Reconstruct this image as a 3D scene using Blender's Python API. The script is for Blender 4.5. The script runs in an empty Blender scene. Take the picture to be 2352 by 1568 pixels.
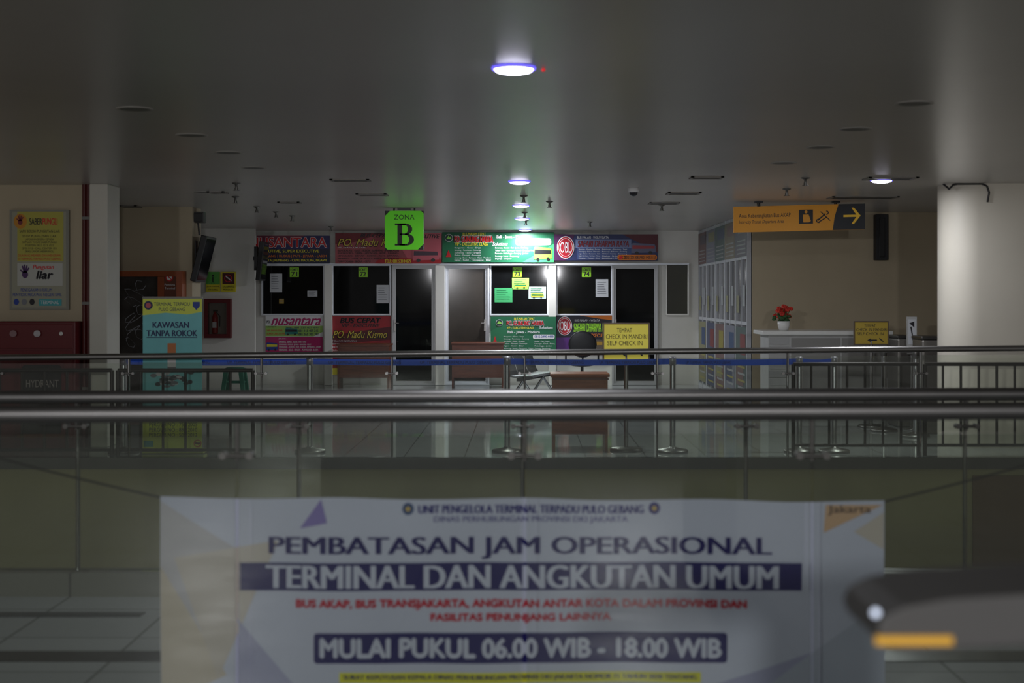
import bpy, math, random
from mathutils import Vector, Matrix
random.seed(4)
F=3266.7; CX=1206.0; HY=682.0; H=1.58; CZ=2.77
sc=bpy.context.scene
COL=sc.collection
def P(px,py,d): return Vector(((px-CX)*d/F, d, H+(HY-py)*d/F))
def XX(px,d): return (px-CX)*d/F
def ZZ(py,d): return H+(HY-py)*d/F
def CP(px,py):
    d=F/((HY-py)/(CZ-H))
    return Vector(((px-CX)*d/F,d,CZ))
# ---------------------------------------------------------------- materials
def lin(c):
    c=c/255.0
    return c/12.92 if c<=0.04045 else ((c+0.055)/1.055)**2.4
MC={}
def M(col,rough=0.55,metal=0.0,emit=0.0,var=0.0,scale=6.0,bump=0.0,name=None,spec=0.5):
    key=(col,rough,metal,emit,var,scale,bump,name,spec)
    if key in MC: return MC[key]
    m=bpy.data.materials.new(name or "paint_%d_%d_%d"%col); m.use_nodes=True
    nt=m.node_tree; b=nt.nodes["Principled BSDF"]
    L=(lin(col[0]),lin(col[1]),lin(col[2]),1)
    b.inputs["Base Color"].default_value=L
    b.inputs["Roughness"].default_value=rough
    b.inputs["Metallic"].default_value=metal
    b.inputs["Specular IOR Level"].default_value=spec
    if emit:
        b.inputs["Emission Color"].default_value=L; b.inputs["Emission Strength"].default_value=emit
    if var or bump:
        tc=nt.nodes.new("ShaderNodeTexCoord"); n=nt.nodes.new("ShaderNodeTexNoise")
        n.inputs["Scale"].default_value=scale; n.inputs["Detail"].default_value=5
        nt.links.new(tc.outputs["Object"],n.inputs["Vector"])
        if var:
            r=nt.nodes.new("ShaderNodeValToRGB")
            r.color_ramp.elements[0].position=0.3; r.color_ramp.elements[1].position=0.7
            r.color_ramp.elements[0].color=tuple(x*(1-var) for x in L[:3])+(1,)
            r.color_ramp.elements[1].color=tuple(min(1,x*(1+var)) for x in L[:3])+(1,)
            nt.links.new(n.outputs["Fac"],r.inputs["Fac"]); nt.links.new(r.outputs["Color"],b.inputs["Base Color"])
        if bump:
            bp=nt.nodes.new("ShaderNodeBump"); bp.inputs["Strength"].default_value=bump; bp.inputs["Distance"].default_value=0.02
            nt.links.new(n.outputs["Fac"],bp.inputs["Height"]); nt.links.new(bp.outputs["Normal"],b.inputs["Normal"])
    MC[key]=m
    return m
def tile_mat(name,c1,c2,size,rough,stagger=0.0,spec=.5):
    m=bpy.data.materials.new(name); m.use_nodes=True; nt=m.node_tree; b=nt.nodes["Principled BSDF"]
    b.inputs["Specular IOR Level"].default_value=spec
    g=nt.nodes.new("ShaderNodeNewGeometry"); br=nt.nodes.new("ShaderNodeTexBrick")
    br.offset=stagger; br.inputs["Scale"].default_value=1.0
    br.inputs["Brick Width"].default_value=size; br.inputs["Row Height"].default_value=size
    br.inputs["Mortar Size"].default_value=0.006
    a=tuple(lin(x) for x in c1)+(1,)
    br.inputs["Color1"].default_value=a; br.inputs["Color2"].default_value=tuple(x*0.93 for x in a[:3])+(1,)
    br.inputs["Mortar"].default_value=tuple(lin(x) for x in c2)+(1,)
    nt.links.new(g.outputs["Position"],br.inputs["Vector"])
    nt.links.new(br.outputs["Color"],b.inputs["Base Color"])
    n=nt.nodes.new("ShaderNodeTexNoise"); n.inputs["Scale"].default_value=3
    mr=nt.nodes.new("ShaderNodeMapRange"); mr.inputs["To Min"].default_value=rough*0.7; mr.inputs["To Max"].default_value=rough*1.4
    nt.links.new(g.outputs["Position"],n.inputs["Vector"]); nt.links.new(n.outputs["Fac"],mr.inputs["Value"]); nt.links.new(mr.outputs["Result"],b.inputs["Roughness"])
    return m
def glass_mat(name,tint,fac,haze,rough=0.03):  # diffuse share paints the haze that reflections lay on the glass
    m=bpy.data.materials.new(name); m.use_nodes=True; nt=m.node_tree
    for n in list(nt.nodes):
        if n.type!='OUTPUT_MATERIAL': nt.nodes.remove(n)
    out=[n for n in nt.nodes if n.type=='OUTPUT_MATERIAL'][0]
    t=nt.nodes.new("ShaderNodeBsdfTransparent"); t.inputs["Color"].default_value=tint+(1,)
    g=nt.nodes.new("ShaderNodeBsdfGlossy"); g.inputs["Roughness"].default_value=rough
    df=nt.nodes.new("ShaderNodeBsdfDiffuse"); df.inputs["Color"].default_value=(.6,.6,.58,1)
    mx0=nt.nodes.new("ShaderNodeMixShader"); mx0.inputs[0].default_value=haze
    fr=nt.nodes.new("ShaderNodeFresnel"); fr.inputs["IOR"].default_value=1.35
    ad=nt.nodes.new("ShaderNodeMath"); ad.operation='ADD'; ad.inputs[1].default_value=fac
    mx=nt.nodes.new("ShaderNodeMixShader")
    nt.links.new(t.outputs[0],mx0.inputs[1]); nt.links.new(df.outputs[0],mx0.inputs[2])
    nt.links.new(fr.outputs[0],ad.inputs[0]); nt.links.new(ad.outputs[0],mx.inputs[0])
    nt.links.new(mx0.outputs[0],mx.inputs[1]); nt.links.new(g.outputs[0],mx.inputs[2]); nt.links.new(mx.outputs[0],out.inputs[0])
    return m
def wood_mat(name,c1,c2):
    m=bpy.data.materials.new(name); m.use_nodes=True; nt=m.node_tree; b=nt.nodes["Principled BSDF"]
    tc=nt.nodes.new("ShaderNodeTexCoord"); mp=nt.nodes.new("ShaderNodeMapping"); mp.inputs["Scale"].default_value=(1.5,1.5,14)
    n=nt.nodes.new("ShaderNodeTexNoise"); n.inputs["Scale"].default_value=3; n.inputs["Detail"].default_value=6
    r=nt.nodes.new("ShaderNodeValToRGB")
    r.color_ramp.elements[0].color=tuple(lin(x) for x in c1)+(1,); r.color_ramp.elements[1].color=tuple(lin(x) for x in c2)+(1,)
    r.color_ramp.elements[0].position=.3; r.color_ramp.elements[1].position=.7
    nt.links.new(tc.outputs["Object"],mp.inputs["Vector"]); nt.links.new(mp.outputs[0],n.inputs["Vector"])
    nt.links.new(n.outputs["Fac"],r.inputs["Fac"]); nt.links.new(r.outputs["Color"],b.inputs["Base Color"])
    b.inputs["Roughness"].default_value=.4
    return m
WALL=M((184,170,144),.7,var=.06,scale=1.2,name="beige_wall_paint",spec=.3)
WALLW=M((228,226,218),.6,var=.04,scale=1.5,name="white_wall_paint")
CEIL=M((178,173,166),.30,var=.05,scale=.6,bump=.09,name="ceiling_paint",spec=.6)
OLIVE=M((150,146,108),.45,var=.08,scale=1.0,name="olive_fascia_paint")
FLOOR=tile_mat("white_gloss_tile",(172,175,176),(95,95,92),.6,.055,spec=.95)
FLOORN=tile_mat("near_gloss_tile",(156,159,158),(100,100,98),.6,.42,spec=.12)
KERB=tile_mat("kerb_tile",(120,120,112),(80,80,75),.8,.3)
STEEL=M((150,148,146),.36,1.0,var=.05,scale=4,name="brushed_stainless_steel")
HRAIL=M((132,130,128),.46,1.0,var=.05,scale=4,name="satin_handrail_steel")
STEELD=M((112,110,106),.42,.9,name="dull_steel")
BAR=M((62,58,56),.4,.6,name="dark_bar_steel")
ALU=M((222,225,230),.4,.0,name="white_aluminium_frame")
ALUG=M((176,176,176),.4,.1,name="grey_aluminium_frame")
DGLASS=M((12,13,14),.05,0,var=.3,scale=3,name="dark_room_glass",spec=.3)  # opaque panes; the dark of the unlit room behind is put into the colour
DGLASS2=M((56,50,44),.12,0,var=.25,scale=2,name="brown_lit_glass",spec=.3)  # reflected light on this door pane is put into the browner colour
GLASS=glass_mat("rail_glass",(.90,.92,.89),.012,.02)
BGLASS=glass_mat("box_glass",(.9,.9,.9),.03,.0)
BLACK=M((16,16,17),.4,name="black_plastic")
WHITE=M((228,228,228),.55,name="white_print")
RED=M((165,24,28),.4,name="red_paint"); DRED=M((94,18,24),.4,var=.1,name="dark_red_enamel")
NAVY=M((28,24,92),.5,name="navy_print")
WOOD=wood_mat("red_brown_wood",(78,38,24),(104,54,34)); WOOD2=wood_mat("orange_brown_wood",(128,72,44),(158,96,60))
# ---------------------------------------------------------------- mesh builder
_tc={}
def textgeo(s,shear):
    k=(s,shear)
    if k in _tc: return _tc[k]
    cu=bpy.data.curves.new("tmp",'FONT'); cu.body=s; cu.shear=shear; cu.resolution_u=3
    ob=bpy.data.objects.new("tmp",cu); COL.objects.link(ob)
    bpy.context.view_layer.update()
    me=bpy.data.meshes.new_from_object(ob.evaluated_get(bpy.context.evaluated_depsgraph_get()))
    vs=[(v.co.x,v.co.y) for v in me.vertices]; fs=[tuple(p.vertices) for p in me.polygons]
    bpy.data.objects.remove(ob); bpy.data.curves.remove(cu); bpy.data.meshes.remove(me)
    x0=min(v[0] for v in vs); x1=max(v[0] for v in vs); y0=min(v[1] for v in vs); y1=max(v[1] for v in vs)
    vs=[((x-x0)/(x1-x0),(y-y0)/(y1-y0)) for x,y in vs]
    _tc[k]=(vs,fs); return _tc[k]
class MB:
    def __init__(s,pl=None): s.v=[];s.f=[];s.m=[];s.s=[];s.mats=[];s.pl=pl;s.xf=None
    def mi(s,m):
        if m not in s.mats: s.mats.append(m)
        return s.mats.index(m)
    def add(s,vs,fs,m,sm=False):
        b=len(s.v); i=s.mi(m)
        if s.xf: vs=[s.xf(Vector(v)) for v in vs]
        s.v+= [Vector(v) for v in vs]
        for f in fs: s.f.append(tuple(b+x for x in f)); s.m.append(i); s.s.append(sm)
        return s
    def box(s,x0,x1,y0,y1,z0,z1,m):
        if x0>x1:x0,x1=x1,x0
        if z0>z1:z0,z1=z1,z0
        return s.add([(x0,y0,z0),(x1,y0,z0),(x1,y1,z0),(x0,y1,z0),(x0,y0,z1),(x1,y0,z1),(x1,y1,z1),(x0,y1,z1)],
          [(0,1,5,4),(1,2,6,5),(2,3,7,6),(3,0,4,7),(4,5,6,7),(3,2,1,0)],m)
    def pbox(s,a,b,c,e,d,dep,m):   # measured extents at depth d
        return s.box(XX(a,d),XX(c,d),d,d+dep,ZZ(e,d),ZZ(b,d),m)
    def ring(s,a,b,c,e,t,d,dep,m):
        s.pbox(a,b,a+t,e,d,dep,m); s.pbox(c-t,b,c,e,d,dep,m); s.pbox(a+t,b,c-t,b+t,d,dep,m); s.pbox(a+t,e-t,c-t,e,d,dep,m); return s
    def cyl(s,p0,p1,r,m,n=16,r2=None):
        p0=Vector(p0);p1=Vector(p1); r2=r if r2 is None else r2
        ax=(p1-p0).normalized(); u=ax.orthogonal().normalized(); w=ax.cross(u)
        vs=[]
        for p,rr in ((p0,r),(p1,r2)):
            for i in range(n):
                a=2*math.pi*i/n; vs.append(p+u*rr*math.cos(a)+w*rr*math.sin(a))
        s.add(vs,[(i,(i+1)%n,n+(i+1)%n,n+i) for i in range(n)],m,True)
        s.add(vs[:n],[tuple(reversed(range(n)))],m); s.add(vs[n:],[tuple(range(n))],m); return s
    def tube(s,pts,r,m,n=10):
        for a,b in zip(pts[:-1],pts[1:]): s.cyl(a,b,r,m,n)
        for p in pts[1:-1]: s.sph(p,(r,r,r),m,8,6)
        return s
    def lathe(s,c,prof,m,n=24):
        c=Vector(c); vs=[]
        for r,z in prof:
            for i in range(n):
                a=2*math.pi*i/n; vs.append(c+Vector((r*math.cos(a),r*math.sin(a),z)))
        fs=[]
        for j in range(len(prof)-1):
            for i in range(n): fs.append((j*n+i,j*n+(i+1)%n,(j+1)*n+(i+1)%n,(j+1)*n+i))
        return s.add(vs,fs,m,True)
    def sph(s,c,r,m,n=14,k=9):
        if not isinstance(r,tuple): r=(r,r,r)
        c=Vector(c); vs=[];fs=[]
        for j in range(k+1):
            t=math.pi*j/k
            for i in range(n):
                a=2*math.pi*i/n; vs.append(c+Vector((r[0]*math.sin(t)*math.cos(a),r[1]*math.sin(t)*math.sin(a),r[2]*math.cos(t))))
        for j in range(k):
            for i in range(n): fs.append((j*n+i,(j+1)*n+i,(j+1)*n+(i+1)%n,j*n+(i+1)%n))
        return s.add(vs,fs,m,True)
    def rect(s,a,b,c,e,m,k=1,nx=1,ny=1):
        vs=[s.pl(a+(c-a)*i/nx,b+(e-b)*j/ny,k) for j in range(ny+1) for i in range(nx+1)]
        fs=[(j*(nx+1)+i,(j+1)*(nx+1)+i,(j+1)*(nx+1)+i+1,j*(nx+1)+i+1) for j in range(ny) for i in range(nx)]
        return s.add(vs,fs,m)
    def poly(s,pts,m,k=1):
        return s.add([s.pl(x,y,k) for x,y in pts],[tuple(reversed(range(len(pts))))],m)
    def ell(s,cx,cy,rx,ry,m,k=1,n=28):
        return s.poly([(cx+rx*math.cos(2*math.pi*i/n),cy+ry*math.sin(2*math.pi*i/n)) for i in range(n)],m,k)
    def rrect(s,a,b,c,e,r,m,k=1):
        pts=[]
        for (x,y,t) in ((c-r,b+r,-90),(c-r,e-r,0),(a+r,e-r,90),(a+r,b+r,180)):
            for i in range(7):
                q=math.radians(t+15*i); pts.append((x+r*math.cos(q),y+r*math.sin(q)))
        return s.poly(pts,m,k)
    def text(s,t,a,b,c,e,m,k=2,bold=0.012,shear=0.0,rise=0.0):
        vs,fs=textgeo(t,shear); h=abs(e-b); w=bold*h*2.2
        offs=[(0,0)]
        if bold>=.01: offs=[(-w,0),(w,0)]
        if bold>=.03: offs+=[(0,-w),(0,w)]
        if bold>=.045: offs+=[(-w,-w),(w,w),(-w,w),(w,-w)]
        for ox,oy in offs:
            s.add([s.pl(a+(c-a)*x+ox,e-(e-b)*y-rise*x+oy,k+.02*(ox>0)) for x,y in vs],fs,m)
        return s
    def arc(s,cx,cy,rx,ry,w,a0,a1,m,k=2,n=14):
        vs=[]
        for i in range(n+1):
            t=math.radians(a0+(a1-a0)*i/n)
            vs.append(s.pl(cx+rx*math.cos(t),cy+ry*math.sin(t),k)); vs.append(s.pl(cx+(rx-w)*math.cos(t),cy+(ry-w)*math.sin(t),k))
        return s.add(vs,[(2*i,2*i+1,2*i+3,2*i+2) for i in range(n)],m)
    def line(s,x0,y0,x1,y1,w,m,k=2):
        L=math.hypot(x1-x0,y1-y0); nx,ny=-(y1-y0)/L*w/2,(x1-x0)/L*w/2
        return s.poly([(x0+nx,y0+ny),(x1+nx,y1+ny),(x1-nx,y1-ny),(x0-nx,y0-ny)],m,k)
    def bus(s,a,b,c,e,body,win,k=3):
        w=c-a;h=e-b
        s.poly([(a,b+.15*h),(a+.06*w,b),(c-.05*w,b+.1*h),(c,b+.3*h),(c,e-.18*h),(a,e-.12*h)],body,k)
        s.poly([(a+.05*w,b+.2*h),(c-.05*w,b+.25*h),(c-.04*w,b+.5*h),(a+.04*w,b+.52*h)],win,k+1)
        s.ell(a+.22*w,e-.13*h,.08*w,.13*h,BLACK,k+1,12); s.ell(c-.22*w,e-.16*h,.08*w,.13*h,BLACK,k+1,12)
    def hand(s,cx,cy,r,m,k=3):
        s.ell(cx,cy+r*.25,r*.42,r*.5,m,k,14)
        for i,(t,l) in enumerate(((-60,.75),(-22,1.0),(-4,1.1),(15,1.0),(38,.85))):
            q=math.radians(t); s.line(cx+.2*r*math.sin(q),cy,cx+l*r*math.sin(q),cy-l*r*math.cos(q),r*.2,m,k)
    def obj(s,name,parent=None,loc=None,label=None,cat=None,kind=None,group=None,bevel=0):
        if loc is None:
            if parent is not None: loc=Vector(parent.get("_l",(0,0,0)))
            else:
                xs=[v.x for v in s.v];ys=[v.y for v in s.v];zs=[v.z for v in s.v]
                loc=Vector(((min(xs)+max(xs))/2,(min(ys)+max(ys))/2,min(zs)))
        loc=Vector(loc)
        me=bpy.data.meshes.new(name); me.from_pydata([tuple(v-loc) for v in s.v],[],s.f)
        for m in s.mats: me.materials.append(m)
        for i,p in enumerate(me.polygons): p.material_index=s.m[i]; p.use_smooth=s.s[i]
        me.update()
        o=bpy.data.objects.new(name,me); COL.objects.link(o)
        if parent is not None: o.parent=parent; o.location=(0,0,0)
        else: o.location=loc
        if bevel:
            b=o.modifiers.new("bevel",'BEVEL'); b.width=bevel; b.segments=2; b.limit_method='ANGLE'
        tag(o,label,cat,kind,group); return o
def tag(o,label=None,cat=None,kind=None,group=None):
    if label:o["label"]=label
    if cat:o["category"]=cat
    if kind:o["kind"]=kind
    if group:o["group"]=group
def root(name,loc,label=None,cat=None,kind=None,group=None):
    o=bpy.data.objects.new(name,None); o.empty_display_size=.1; o.location=loc; o["_l"]=tuple(loc); COL.objects.link(o)
    tag(o,label,cat,kind,group); return o
def clone(r,loc,label=None):
    n=r.copy(); n.location=loc; COL.objects.link(n)
    if label:n["label"]=label
    for c in r.children:
        k=c.copy(); k.parent=n; COL.objects.link(k)
    return n
def front(d,step=0.002):
    return lambda px,py,k: P(px,py,d)+Vector((0,-step*k,0))
def sheet(d,a,b,c,e,m,th=.006):
    mb=MB(front(d)); mb.pbox(a,b,c,e,d,th,m); return mb
# ---------------------------------------------------------------- room shell
def st(name,*b,m=WALL):
    return MB().box(*b,m).obj(name,kind="structure")
st("floor",-9,9,14.0,26.4,-.06,0,m=FLOOR)
st("floor",-7,7,-6,7.62,-.3,0,m=FLOORN)
st("floor",-9,9,6.5,16,-4.1,-4.0,m=M((120,118,110),.3,var=.1,name="lower_floor"))
st("ceiling",-9,9,-6,26.4,CZ,CZ+.2,m=CEIL)
st("wall_fascia",-9,9,14.02,14.3,-4.0,-.06,m=OLIVE)
st("trim_1",-7,7,7.50,7.64,0,.125,m=KERB)
st("trim_2",-9,9,13.98,14.02,-.11,-.0,m=M((90,90,85),.4,name="slab_edge_steel"))
st("trim_3",-7,7,6.16,6.34,0,.004,m=M((50,50,50),.3,name="dark_floor_strip"))
st("trim_4",-4.5,-1.9,7.02,7.12,0,.004,m=M((60,62,66),.3,name="grey_guide_strip"))
st("trim_9",XX(2235,14),XX(2420,14),14.0,14.02,ZZ(1300,14),ZZ(1092,14),m=M((104,82,58),.5,name="brown_fascia_panel"))
st("wall_left",-9,-4.55,15.1,15.3,0,CZ)
st("wall_left_recess",-9,-4.4,18.8,19.3,0,CZ)
st("wall_left_rear",-8,XX(585,24.7),24.7,24.8,0,CZ,m=WALLW)
st("wall_back",-9,3.3,25.6,25.8,0,CZ,m=WALLW)
st("wall_right",3.18,9,20.0,20.2,0,CZ)
st("wall_side_left",-9.1,-9,14,26.4,0,CZ)
st("wall_side_right",9,9.1,14,20.2,0,CZ)
MB().box(XX(205,14.95),XX(247,14.95),14.95,15.4,0,CZ,M((200,196,184),.6,var=.04,scale=1.5,name="pillar_paint")).obj("pillar",label="narrow white painted pillar at the wall end",cat="pillar",bevel=.01)
cb=MB(); x0,x1,y0,y1,r=4.44,6.0,14.9,15.6,.33
pts=[]
for (x,y,t) in ((x1-r,y0+r,-90),(x1-r,y1-r,0),(x0+r,y1-r,90),(x0+r,y0+r,180)):
    for i in range(11):
        q=math.radians(t+9*i); pts.append((x+r*math.cos(q),y+r*math.sin(q)))
n=len(pts)
cb.add([(x,y,0) for x,y in pts]+[(x,y,CZ) for x,y in pts],[(i,(i+1)%n,n+(i+1)%n,n+i) for i in range(n)],M((212,205,190),.55,var=.03,scale=2,name="column_paint"),True)
cb.obj("column",label="thick cream column with rounded corners",cat="column")
mb=MB(); d=14.89
mb.tube([P(2190,424,d),P(2199,422,d),P(2255,422,d),P(2267,427,d),P(2272,442,d),P(2268,464,d)],.010,M((40,38,38),.5,name="cable_grey"))
mb.tube([P(2166,422,14.98),P(2180,434,14.93),P(2190,424,d)],.010,M((40,38,38),.5,name="cable_grey"))
mb.obj("cable_bracket",label="black cable loop bracket on the column top",cat="bracket")
r=root("fire_pipe",Vector((XX(193,15),15.02,0)),"pair of vertical red fire water pipes","pipe"); RPIPE=M((84,24,20),.4,name="red_pipe")
for q in (190,199): MB().cyl((XX(q,15),15.05,0),(XX(q,15),15.05,CZ),.02,RPIPE).obj("pipe",r)
for z in (.6,1.5,2.4): MB().box(XX(187,15),XX(203,15),15.02,15.1,z,z+.03,STEELD).obj("pipe_clip",r)
# ---------------------------------------------------------------- ceiling fixtures
LENS=M((235,232,255),.4,emit=14,name="lamp_lens_emission"); LRIM=M((110,100,255),.4,emit=1.2,name="lamp_fringe_glow")  # violet rim emission paints the colour fringe around the lit lamps
def downlight(px,py,power,label):
    p=CP(px,py); r=root("ceiling_lamp",p,label,"lamp",group="round ceiling downlights")
    MB().lathe(p,[(.10,0.0),(.115,0.0),(.115,-.008),(.107,-.014),(.102,-.004)],LRIM,32).obj("trim_ring",r)
    MB().lathe(p,[(.105,-.004),(.09,-.022),(.05,-.031),(.0005,-.033)],LENS,32).obj("lamp_lens",r)
    l=bpy.data.lights.new("downlight_glow",'AREA'); l.shape='DISK'; l.size=.2; l.energy=power; l.color=(.90,.93,1.0)
    o=bpy.data.objects.new("downlight_glow",l); COL.objects.link(o); o.parent=r; o.location=(0,0,-.04)
    return r
LB="lit round white recessed ceiling lamp"
downlight(1180,155,22,LB); downlight(1193,416,28,LB); downlight(1197,471,34,LB); downlight(1199,501,58,LB)
downlight(1206,527,72,"lit round white ceiling lamp by the ticket counters")
downlight(2025,413,30,"lit round white ceiling lamp beside the column")
base=None
for px,py in ((310,250),(440,310),(525,350),(583,385),(2100,237),(1965,296),(1885,338),(1800,374),(470,441),(1540,464)):
    p=CP(px,py)
    if base is None:
        base=root("ceiling_lamp",p,"unlit recessed downlight with dark opening","lamp",group="unlit recessed downlights")
        MB().lathe(p,[(.095,-.000),(.118,-.000),(.116,-.004),(.095,-.004)],M((165,160,152),.5,name="downlight_trim"),28).obj("trim_ring",base)
        MB().lathe(p,[(.097,-.004),(.05,-.003),(.0005,-.003)],M((100,96,90),.5,name="dark_recess"),28).obj("lamp_recess",base)
    else: clone(base,p)
base=None
for px,py in ((543,420),(541,451),(590,474),(634,486),(671,495),(1850,408),(1807,433),(1520,470),(1203,449),(1205,487),(1208,505),(760,520),(1355,509),(1262,462)):
    p=CP(px,py)
    if base is None:
        base=root("sprinkler",p,"small pendent fire sprinkler on the ceiling","sprinkler",group="ceiling sprinklers")
        MB().lathe(p,[(.0005,0),(.045,0),(.045,-.008),(.014,-.02),(.014,-.05)],STEELD,16).obj("escutcheon",base)
        m=MB(); m.cyl(p+Vector((0,0,-.05)),p+Vector((0,0,-.075)),.018,STEELD,12); m.cyl(p+Vector((0,0,-.075)),p+Vector((0,0,-.08)),.032,STEELD,16); m.obj("sprinkler_head",base)
    else: clone(base,p)
for (a,c,y,dep) in ((760,850,413,.22),(820,890,446,.3),(1585,1660,407,.22),(1532,1608,443,.3),(1988,2102,409,.3),(1905,2058,453,.35),(280,320,473,.3),(640,690,464,.2),(480,520,441,.25),(1490,1560,466,.3)):
    p=CP((a+c)/2,y); w=(c-a)*p.y/F
    r=root("air_vent",p,"flush rectangular ceiling air vent with dark slot","air vent",group="ceiling air vents")
    g=M((130,124,116),.5,name="vent_frame"); m=MB()
    m.box(p.x-w/2,p.x+w/2,p.y-dep/2,p.y-dep/2+.03,CZ-.012,CZ,g);m.box(p.x-w/2,p.x+w/2,p.y+dep/2-.03,p.y+dep/2,CZ-.012,CZ,g)
    m.box(p.x-w/2,p.x-w/2+.03,p.y-dep/2,p.y+dep/2,CZ-.012,CZ,g);m.box(p.x+w/2-.03,p.x+w/2,p.y-dep/2,p.y+dep/2,CZ-.012,CZ,g); m.obj("vent_frame",r)
    m=MB(); m.box(p.x-w/2+.03,p.x+w/2-.03,p.y-dep/2+.03,p.y+dep/2-.03,CZ-.006,CZ,M((52,49,46),.6,name="vent_dark"))
    m.obj("vent_slot",r)
for px,py,l in ((1455,431,"small white dome security camera on ceiling"),(1521,532,"white dome security camera near shop corner")):
    p=CP(px,py); r=root("security_camera",p,l,"camera")
    MB().lathe(p,[(.001,0),(.06,0),(.06,-.04),(.05,-.05)],WHITE,20).obj("housing",r)
    MB().sph(p+Vector((0,0,-.05)),(.048,.048,.045),M((40,40,45),.15,name="smoked_dome")).obj("camera_dome",r)
p=CP(1248,157); MB().sph(p+Vector((0,0,-.008)),(.011,.011,.009),M((200,40,40),.4,emit=.7,name="red_led")).obj("indicator_or_glint",label="tiny red indicator light beside ceiling lamp",cat="light")
# ---------------------------------------------------------------- ticket counters
D=25.5
def window(i,a,b,c,e,fm=ALU,gm=DGLASS):
    r=root("window_%d"%i,P((a+c)/2,e,D),kind="structure")
    MB().ring(a,b,c,e,3.5,D,.08,fm).obj("window_frame",r); MB().pbox(a+3.5,b+3.5,c-3.5,e-3.5,D+.03,.03,gm).obj("window_pane",r)
window(1,600,607,745,724); window(2,762,607,898,724); window(3,1125,607,1260,724); window(4,1277,607,1407,724); window(5,1529,604,1583,724,WALLW,M((48,48,34),.2,name="olive_dark_glass"))
def door(i,a,c,fm,gm,hx):
    r=root("door_%d"%i,P((a+c)/2,884,D),kind="structure")
    m=MB(); m.ring(a,608,c,884,4,D-.02,.11,fm); m.obj("door_frame",r)
    m=MB(); m.ring(a+4,612,c-4,880,5,D+.0,.05,fm); m.obj("door_stile",r)
    MB().pbox(a+9,617,c-9,872,D+.02,.02,gm).obj("door_glass",r)
    m=MB(); m.pbox(hx-2,733,hx+2,760,D-.03,.03,STEEL); m.cyl(P(hx,742,D-.06),P(hx+(9 if hx<(a+c)/2 else -9),742,D-.06),.01,STEEL); m.cyl(P(hx,742,D-.06),P(hx,742,D-.02),.01,STEEL); m.obj("door_handle",r,label="chrome lever handle")
door(1,900,1000,ALUG,DGLASS,907); door(2,1021,1124,ALU,DGLASS2,1114); door(3,1406,1512,ALUG,DGLASS,1414)
for i,(a,c) in enumerate(((745,762),(1000,1021),(1260,1277))):
    MB().pbox(a,603,c,884,D-.05,.14,WALLW).obj("trim_%d"%(5+i),kind="structure")
MB().pbox(590,604,1583,608,D-.06,.15,ALU).obj("trim_8",kind="structure")
Y=M((230,215,50),.5,name="yellow_print"); YG=M((150,215,40),.5,name="lime_print"); GR=M((20,120,70),.5,name="green_print"); GRL=M((150,215,90),.5,name="light_green_print")
MG=M((176,20,98),.5,name="magenta_print"); RP=M((205,30,36),.5,name="red_print"); PK=M((196,92,104),.5,name="pink_print"); OR=M((225,120,20),.5,name="orange_print"); BL=M((30,60,150),.5,name="blue_print"); DK=M((24,22,30),.5,name="dark_print"); GY=M((120,122,128),.5,name="grey_print"); TE=M((60,160,165),.5,name="teal_print")
DS=25.42
m=sheet(DS,590,541,757,605,M((38,30,58),.5,name="sign_dark_violet"),.05)
m.rect(590,541,757,572,M((44,40,96),.5,name="sign_indigo"),1); m.poly([(590,541),(700,541),(660,560),(590,570)],M((120,30,60),.5,name="sign_plum"),2)
m.text("NUSANTARA",574,545,750,568,WHITE,3,.03); m.text("NUSANTARA",574,545,750,568,RP,4,.01)
m.text("EXECUTIVE, SUPER EXECUTIVE",592,573,733,581,Y,3); m.rect(590,584,757,605,M((22,26,60),.5,name="sign_navy"),2)
m.text("SEMARANG | KUDUS | PATI - JEPARA - LASEM",594,585,750,592,OR,3); m.text("JAKARTA | REMBANG - CEPU, MADURA, NGAWI",594,595,750,602,Y,3)
m.obj("shop_sign",label="dark indigo bus company signboard with red lettering",cat="signboard",group="ticket counter signboards")
m=sheet(DS,770,535,1014,605,M((158,74,80),.5,var=.3,scale=3,name="sign_brick_red"),.05)
m.poly([(900,535),(1014,535),(1014,590),(940,600)],PK,1); m.poly([(770,535),(880,535),(800,560),(770,560)],M((120,26,36),.5,name="sign_maroon"),1)
m.text("BUS CEPAT",828,536,896,545,DK,3,.02,.3); m.text("VIP-EXECUTIVE",925,538,1010,547,DK,3,.02,.3)
m.text("PO. Madu Kismo",775,548,935,566,M((60,14,20),.5,name="maroon_print"),3,.03,.35); m.text("PO. Madu Kismo",776,548,934,565,M((214,190,70),.5,name="gold_print"),4,0,.35)
m.text("MELAYANI JURUSAN:",776,567,840,571,WHITE,3,0)
for i,t in enumerate(("BANGKALAN - GALIS - BLEGA - SAMPANG - PAMEKASAN","BOJONEGORO - TUBAN - LAMONGAN - GRESIK - SURABAYA","SEMARANG - DEMAK - KUDUS - PATI - JUWANA","REMBANG - LASEM - JATIROGO - BANGILAN - KAKALAN","PURWODADI - BLORA - CEPU")):
    m.text(t,776,573+i*6.2,776+(140 if i<4 else 75),577.8+i*6.2,DK,3,.01)
m.poly([(868,597),(900,592),(1014,596),(1014,605),(860,605)],M((170,20,28),.5,name="sign_red"),2); m.text("TELP. 081273184079",884,596,944,603,Y,3,.015)
m.bus(948,570,1008,602,PK,M((60,30,50),.4,name="bus_glass"),4)
m.obj("shop_sign",label="red and pink bus company signboard with bus picture",cat="signboard",group="ticket counter signboards")
LG=M((60,165,100),.5,name="sign_mint")
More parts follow.
